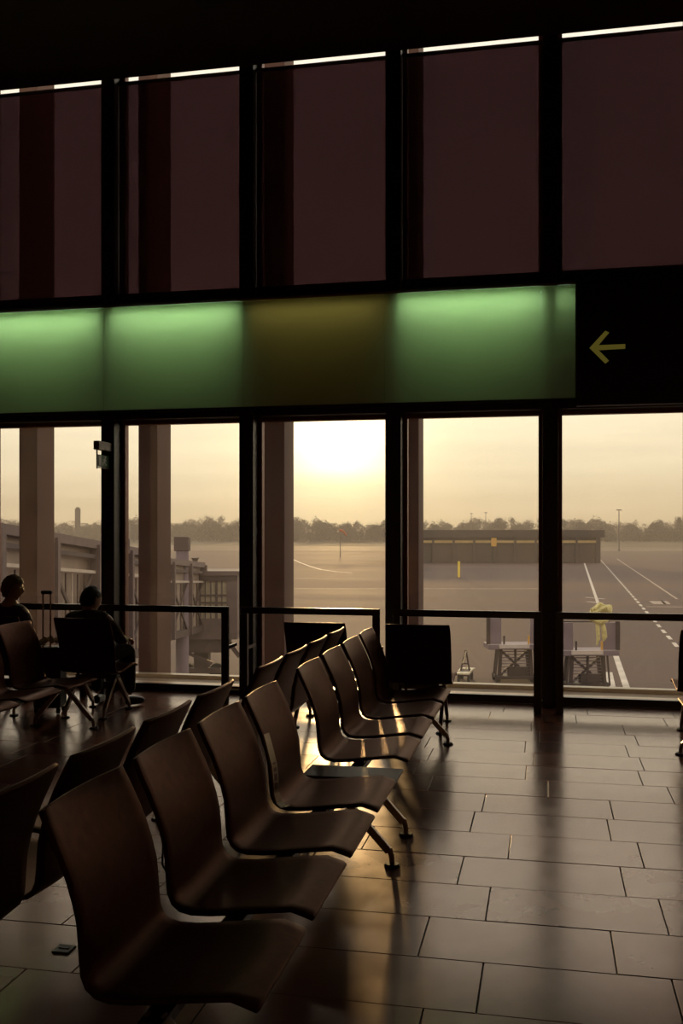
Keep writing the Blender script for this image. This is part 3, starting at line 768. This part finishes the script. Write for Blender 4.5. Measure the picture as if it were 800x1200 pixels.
for x0, x1 in ((764, 769.5), (772.5, 777), (777.5, 781.5)):
    stripe('painted_mark', gnd(x0, 704.5), gnd(x1, 708), .55, M['paint_faint'])
arc = [gnd(342, 655), gnd(352, 659.5), gnd(364, 664), gnd(376, 667.5), gnd(394, 670), gnd(412, 671.5)]
for a, b in zip(arc, arc[1:]): stripe('curved_taxi_line', a, b, .34, M['paint'])
stripe('taxi_line', gnd(330, 678), gnd(458, 678), .35, M['paint_faint'])
for yy, mm, ww in ((640, 'paint_faint', 2.2), ):
    stripe('taxi_line', gnd(-40, 644.2), gnd(900, 644.2), ww, M[mm], tw)

stripe('dark_edge_strip', at(-60, 286), at(900, 286), 4.0, M['field'])
stripe('worn_band', gnd(300, 690), gnd(640, 690), .5, M['paint_faint'])
# long low building across the apron
zb_ = 1150 * 6.15 / 38
bx0, bx1 = at(452, zb_), at(708, zb_)
ang = math.atan2(bx1[1] - bx0[1], bx1[0] - bx0[0]); bl = math.hypot(bx1[0] - bx0[0], bx1[1] - bx0[1])
hb = empty('low_building', (*bx0, GZ), ang, label='long low flat-roofed building on the far side of the apron', cat='building')
MB().box((.6, .5, 0), (bl - .6, 14, 4.9)).build('wall', M['building'], hb)
MB().box((0, -.3, 4.9), (bl, 15, 6.3)).build('roof', M['roof'], hb)
MB().box((.5, -.05, 3.85), (bl - 1.4, .5, 4.3)).build('light_strip', M['fascia'], hb)
for i in range(11):
    x = 1.2 + i * (bl - 2.6) / 10
    MB().box((x - .2, -.1, 0), (x + .2, .5, 4.9)).build('wall_pier', M['roof'], hb)
for i in range(10):
    x = 1.2 + (i + .5) * (bl - 2.6) / 10
    MB().box((x - 1.35, .38, .1), (x + 1.35, .5, 3.4)).build('dock_door', M['building'], hb)
MB().box((20.0, -.16, 3.2), (20.95, .45, 4.8)).build('orange_door_panel', M['orange'], hb)

# yellow marker post standing on the apron
p = gnd(537.5, 677); mk = empty('marker_post', (*p, GZ), label='bright yellow upright marker post out on the apron', cat='marker')
MB().tube([(0, 0, .05), (0, 0, 2.15)], .17, 10).build('post', M['yellow'], mk, smooth=True)
MB().cyl((0, 0), .34, 0, .06, 12).build('base', M['rubber'], mk)

# lamp masts and windsock
def mast(px, pyt, zc, label, head=True):
    x, y = at(px, zc); ht = 1.65 + (622 - pyt) * zc / 1150 - GZ
    o = empty('lamp_mast', (x, y, GZ), label=label, cat='mast')
    MB().tube([(0, 0, 0), (0, 0, ht)], [.22, .12], 8).build('pole', M['pole'], o, smooth=True)
    if head: MB().box((-.8, -.3, ht - .05), (.8, .3, ht + .25)).build('lamp_head', M['pole'], o)
    MB().cyl((0, 0), .5, 0, .3, 10).build('base', M['pole'], o)
mast(725, 598, 300, 'tall thin lamp mast beyond the low building, at right')
mast(569, 601, 480, 'distant thin mast above the treeline, right one of two')
mast(552, 602, 490, 'distant thin mast above the treeline, left one of two')
x, y = at(398.5, 230); ws = empty('windsock', (x, y, GZ), label='small windsock on a pole across the apron, below the sun', cat='windsock')
MB().tube([(0, 0, 0), (0, 0, 6.3)], [.1, .07], 8).build('pole', M['pole'], ws, smooth=True)
MB().tube([(0, 0, 6.3), (.6, .1, 6.2), (1.2, .2, 5.7), (1.6, .3, 5.0)], [.38, .33, .26, .18], 10).build('sock', M['windsock'], ws, (-.2, 0, 0), smooth=True)

# far tower block beyond the trees
x, y = at(91, 700); tb = empty('tower_block', (x, y, GZ), YAW, label='tiny pale tower block rising above the treeline at left', cat='building')
ht = 1.65 + 26 * 700 / 1150 - GZ
MB().box((-1.6, -1.6, 0), (1.6, 1.6, ht)).build('shaft', M['building'], tb); MB().box((-1.0, -1, ht), (1.0, 1, ht + .9)).build('roof_plant', M['roof'], tb)

# ---------------- jet bridges
def tunnel(o, p, q, zp, zq, wd, ht, nseg, glass=False):
    """a trussed boarding tunnel from p to q (x,y), roof height zp to zq"""
    p = Vector((*p, zp)); q = Vector((*q, zq)); L_ = (q - p).length
    d = (q - p).normalized(); sd_ = Vector((d.y, -d.x, 0)).normalized()      # camera side
    up = Vector((0, 0, 1)); H = up * ht
    S = sd_ * wd / 2
    roof = MB(); roof.bar(p - up * .10, q - up * .10, wd + .12, .20); roof.build('roof', M['bridge'], o)
    MB().bar(p - H + up * .1, q - H + up * .1, wd + .06, .24).build('tunnel_floor', M['bridge_dark'], o)
    MB().bar(p - up * (ht / 2) - S * .86, q - up * (ht / 2) - S * .86, .06, ht - .3).build('far_side_wall', M['bridge'], o)
    MB().bar(p - up * (ht / 2) + S * .86, q - up * (ht / 2) + S * .86, .05, ht - .3).build('near_side_wall', M['bridge_pane'], o)
    MB().bar(p + S - up * .78, q + S - up * .78, .05, .075).build('light_rail', M['bridge_light'], o)
    MB().bar(p + S - up * .40, q + S - up * .40, .05, .10).build('upper_rail', M['bridge_dark'], o)
    for i in range(nseg + 1):
        c = p.lerp(q, i / nseg) + S * 1.0
        MB().bar(c - up * .1, c - H, .26, .16, up=tuple(d)).build('post', M['bridge'], o)
    for i in range(nseg):
        a = p.lerp(q, (i + .06) / nseg) + S * .97; b = p.lerp(q, (i + .94) / nseg) + S * .97
        MB().bar(a - up * .85, b - H + up * .2, .05, .09).build('cross_brace', M['bridge_dark'], o)
        MB().bar(b - up * .85, a - H + up * .2, .05, .09).build('cross_brace', M['bridge_dark'], o)
        for t in (.2, .36, .5, .64, .8):
            c = p.lerp(q, (i + t) / nseg) + S * .93
            MB().bar(c - up * .85, c - H + up * .2, .03, .05, up=tuple(d)).build('side_mullion', M['bridge_light'] if t == .5 else M['bridge_dark'], o)
jb = empty('jet_bridge', (-12.2, 14, GZ), label='trussed passenger boarding bridge sloping down from the left edge to its cab', cat='boarding bridge')
def loc(o, p): return (p[0] - o.location.x, p[1] - o.location.y)
pA = at(-90, 18.5); pM = at(128, 30.0); pB = at(203, 40.0)
def T_(o, p, q, z1, z2, *a): tunnel(o, loc(o, p), loc(o, q), z1 - GZ, z2 - GZ, *a)
T_(jb, pA, pM, 1.80, 1.02, 2.9, 3.1, 4)
T_(jb, pM, pB, .88, .35, 2.5, 2.75, 3)
# cab with gridded windows
cb = at(246, 40.8); cx, cy = loc(jb, cb)
fz = -2.75 - GZ; rz = .02 - GZ
cab = MB().box((-1.2, -1.1, 0), (1.25, 1.4, .25)).box((-1.3, -1.2, rz - fz - .18), (1.35, 1.5, rz - fz + .0)).box((-1.2, 1.2, 0), (1.2, 1.35, rz - fz)).box((.82, -1.1, .2), (1.25, 1.3, rz - fz - .1)).box((-1.2, -1.1, .2), (-.95, -.9, rz - fz - .1)).box((-1.2, -1.08, .2), (.9, -.98, .85))
cb_o = cab.build('cab', M['bridge'], jb, (cx, cy, fz), (0, 0, YAW))
MB().box((-.95, -1.02, .85), (.85, -.98, rz - fz - .35)).build('cab_glass', M['bridge_glass'], cb_o)
for i in range(9):
    x = -.95 + i * .225; MB().box((x - (.05 if i % 3 == 0 else .02), -1.08, .85), (x + (.05 if i % 3 == 0 else .02), -1.02, rz - fz - .3)).build('window_bar', M['bridge_dark'], cb_o)
for z in (1.45, 1.75): MB().box((-.95, -1.07, z), (.85, -1.02, z + .07)).build('window_bar', M['bridge_dark'], cb_o)
MB().box((-1.2, -1.12, rz - fz - .4), (1.25, -1.0, rz - fz - .12)).build('cab_fascia', M['bridge_dark'], cb_o)
# underframe, support column, wheels
MB().box((-1.25, -.9, -.55), (.8, .9, -.0)).bar((.8, -.6, -.1), (1.3, -.6, -.75), .18).bar((-1.0, -.8, -.5), (.2, -.8, -1.0), .12).build('underframe', M['bridge_dark'], cb_o)
MB().box((-.62, -.35, -1.75 + .45), (-.02, .35, -.5)).build('lift_column', M['bridge_dark'], cb_o)
MB().box((-1.1, -.5, -1.45), (.5, .5, -1.25)).build('bogie', M['bridge_dark'], cb_o)
for s in (-1, 1):
    MB().tube([(s * .62 - .32, -.15, -1.42), (s * .62 - .32 + .001, .25, -1.42)], .33, 16).build('wheel', M['tyre'], cb_o)
# round support tower with a dark cap
x, y = at(213.5, 36.5); rt_ = empty('lift_tower', (x, y, GZ), label='round pale tower with a dark square cap beside the boarding bridge', cat='tower')
MB().tube([(0, 0, 0), (0, 0, 5.45)], .24, 16).build('shaft', M['loader'], rt_, smooth=True)
MB().box((-.27, -.27, 5.4), (.27, .27, 5.93)).build('cap', M['bridge_dark'], rt_, rot=(0, 0, YAW), bevel=.02)
MB().cyl((0, 0), .42, 0, .15, 16).build('base', M['bridge_dark'], rt_)
x, y = at(145.5, 25.5); r2_ = empty('vent_post', (x, y, GZ), label='short dark post cap showing just above the boarding bridge roof', cat='post')
MB().tube([(0, 0, 0), (0, 0, 5.66)], .10, 10).build('shaft', M['bridge'], r2_, smooth=True); MB().box((-.11, -.11, 5.66), (.11, .11, 5.93)).build('cap', M['bridge_dark'], r2_)
x, y = at(228.5, 60); r3 = empty('beacon_post', (x, y, GZ), label='thin beacon post behind the boarding bridge cab', cat='post')
MB().tube([(0, 0, 0), (0, 0, 4.25)], .06, 8).build('shaft', M['pole'], r3); MB().tube([(0, 0, 4.2), (0, 0, 4.5)], [.1, .26], 8).build('lamp', M['pole'], r3)

# ---------------- two scissor-lift loaders below the window
def loader(px, zc, label):
    x, y = at(px, zc); o = empty('lift_loader', (x, y, GZ), YAW + R(2), label=label, cat='loader', group='lift loaders on the apron')
    zp = 1.35
    MB().box((-1.15, -.9, zp), (1.15, .25, zp + .2)).build('platform', M['loader'], o, bevel=.02)
    MB().box((-.72, -.98, zp + .06), (.5, -.90, zp + .22)).build('pale_edge_beam', M['loader_beam'], o)
    for s in (-1, 1):
        q = MB().box((s * .85 - .28, -.8, zp + .22), (s * .85 + .24, -.72, zp + 1.27)).build('side_panel', M['loader'], o, bevel=.01)
        MB().box((s * 1.13 - .08, -.86, zp + .22), (s * 1.13 + .06, -.70, zp + 1.32)).build('corner_post', M['loader_dark'], q)
        MB().box((s * .5 - .03, -.84, zp + .2), (s * .5 + .03, -.76, zp + .56)).build('latch_post', M['orange'] if s > 0 else M['loader_dark'], q)
    MB().bar((-1.1, .2, zp + 1.22), (1.1, .2, zp + 1.22), .05).build('guard_rail', M['loader_dark'], o)
    for s in (-1, 1):
        MB().bar((s * .66, -.6, .2), (s * .60, -.6, zp), .13, .13).build('upright', M['loader_dark'], o)
        MB().bar((s * .72, .1, .2), (s * .60, .1, zp), .13, .13).build('upright', M['loader_dark'], o)
        MB().bar((s * .84, -.7, .18), (s * .74, -.7, zp), .06, .06).build('strut', M['loader_dark'], o)
    MB().bar((0, -.6, .2), (0, -.6, zp), .08).build('upright', M['loader_dark'], o)
    for i in range(8):
        z = .34 + i * .125
        MB().box((-.6, -.5, z), (.6, -.46, z + .035)).build('ladder_rung', M['loader'], o)
    MB().bar((-.6, -.4, .25), (.6, -.4, zp - .05), .10).build('scissor_arm', M['loader_dark'], o); MB().bar((.6, -.34, .25), (-.6, -.34, zp - .05), .10).build('scissor_arm', M['loader_dark'], o)
    MB().box((-.28, -.62, .25), (.5, -.3, .62)).build('motor_box', M['loader_dark'], o, bevel=.02)
    MB().box((-.8, -.8, .14), (.8, .3, .26)).build('chassis', M['loader_dark'], o, bevel=.01)
    for sx in (-1, 1):
        for yy in (-.6, .1):
            MB().tube([(sx * .72 - .08, yy, .15), (sx * .72 + .08, yy, .15)], .15, 14).build('wheel', M['tyre'], o)
    return o
loader(600, 40.5, 'scissor-lift loader with lilac side panels seen left of the dark mullion')
l2 = loader(683, 38.5, 'scissor-lift loader with lilac side panels seen right of the dark mullion')
# pale yellow tangle of hose over the right loader's post
x, y = at(702, 36.9); hz = empty('hose_bundle', (x, y, GZ + 3.0), YAW, label='pale yellow tangled hose bundle hung on the right loader', cat='hose')
rr = random.Random(5)
for c in range(6):
    k = MB(); ph = rr.uniform(0, 6); pts = []
    for i in range(26):
        t = ph + i * .27
        pts.append((.36 * math.cos(t) * (1 + .2 * math.sin(3 * t + c)) + .02 * c, .12 * math.sin(2 * t + c), .22 * math.sin(t) + .05 * math.sin(5 * t + c) + .05 * c - .1))
    k.tube(pts, .055, 7).build('hose_loop', M['straw'], hz, smooth=True)
k = MB().tube([(-.1, 0, -.2), (-.06, 0, -.5), (-.04, 0, -.9), (-.1, 0, -1.15)], [.07, .08, .07, .03], 8).tube([(.1, 0, -.2), (.17, 0, -.55), (.2, 0, -.85), (.16, 0, -1.0)], [.07, .09, .1, .03], 8)
k.build('hanging_end', M['straw'], hz, smooth=True)

# low pale baggage cart with an upright load frame, far below the end seat
x, y = at(545, 40.2); ct = empty('apron_cart', (x, y, GZ), YAW + R(-14), label='small pale open cart with an upright load frame, just right of the black seat back', cat='cart')
MB().box((-.24, -.75, .30), (.24, .75, .38)).build('deck', M['loader_dark'], ct)
MB().box((-.26, -.78, .37), (.26, -.30, .42)).build('pale_end_plate', M['cart'], ct); MB().box((-.2, .62, .37), (.3, .95, .42)).build('pale_end_plate', M['cart'], ct)
for s in (-1, 1): MB().box((s * .24 - .03, -.3, .37), (s * .24 + .03, .65, .45)).build('side_rail', M['cart'], ct)
MB().bar((-.2, .1, .4), (0, .1, 1.25), .06).bar((.16, .1, .4), (.02, .1, 1.25), .06).bar((-.12, .1, .7), (.1, .1, .7), .05).build('load_frame', M['loader_dark'], ct)
for a, b in (((-.12, .72), (-.02, .95)), ((-.05, .98), (.03, 1.22)), ((-.02, .45), (.1, .62))):
    MB().bar((a[0], .06, a[1]), (b[0], .06, b[1]), .07, .05).build('pale_strap', M['cart'], ct)
for sx in (-1, 1):
    for yy in (-.5, .55): MB().tube([(sx * .2 - .05, yy, .15), (sx * .2 + .05, yy, .15)], .15, 12).build('wheel', M['tyre'], ct)

# ---------------- belt of trees beyond the field
def tree_mesh(seed):
    rr = random.Random(seed); k = MB()
    k.tube([(0, 0, 0), (0, 0, .45)], [.03, .015], 5)
    blobs = [(rr.uniform(-.22, .22), rr.uniform(-.2, .2), rr.uniform(.35, .8), rr.uniform(.14, .26)) for _ in range(9)]
    blobs += [(rr.uniform(-.42, .42), rr.uniform(-.2, .2), rr.uniform(.08, .4), rr.uniform(.14, .22)) for _ in range(9)]
    for (bx, by, bz, br) in blobs:
        for _ in range(60):
            d = Vector((rr.gauss(0, 1), rr.gauss(0, 1), rr.gauss(0, 1))).normalized() * br * rr.uniform(.35, 1.05)
            c = Vector((bx, by, bz)) + d; s = rr.uniform(.016, .042)
            a = Vector((rr.gauss(0, 1), rr.gauss(0, 1), rr.gauss(0, 1))).normalized() * s; b = Vector((rr.gauss(0, 1), rr.gauss(0, 1), rr.gauss(0, 1))).normalized() * s
            n = len(k.v); k.v += [tuple(c - a), tuple(c + a * .4 + b), tuple(c + a - b * .4)]; k.f.append((n, n + 1, n + 2))
    return k.mesh('tree', M['tree'])
trees = [tree_mesh(s) for s in range(5)]
rr = random.Random(11)
for rowi, (zc, hh) in enumerate([(540 + 11 * q, 11.0 + .42 * q) for q in range(10)]):
    px = -60 + (rowi * 13.3) % 34
    while px < 880:
        x, y = at(px + rr.uniform(-2, 2), zc + rr.uniform(-3, 3))
        h = (hh + 2.0 * math.sin(px * .021 + rowi) + 1.5 * math.sin(px * .057)) * rr.uniform(.88, 1.08)
        t = link('tree', trees[rr.randrange(5)], None, (x, y, GZ - .2), (0, 0, YAW + rr.choice((0, PI))))
        t.scale = (rr.uniform(12.5, 14.0), 8.5, h)
        tag(t, 'hazy bare tree in the distant belt along the horizon', 'tree', 'trees of the belt along the horizon')
        px += 1150 / zc * rr.uniform(15.0, 18.5)

# evening haze over the airfield
hz_m = bpy.data.materials.new('evening_haze'); hz_m.use_nodes = True; t = hz_m.node_tree; t.nodes.clear()
vs = N(t, 'ShaderNodeVolumeScatter'); vs.inputs['Color'].default_value = (.95, .84, .74, 1); vs.inputs['Density'].default_value = .00052; vs.inputs['Anisotropy'].default_value = .3
o_ = N(t, 'ShaderNodeOutputMaterial'); L(t, vs.outputs[0], o_.inputs['Volume'])
try: hz_m.cycles.homogeneous_volume = True
except Exception: pass
hv = MB().box((-330, 12.5, GZ - .4), (400, 470, 40)).build('evening_haze', hz_m)
tag(hv, 'thin evening haze lying over the whole airfield', 'haze', kind='stuff')
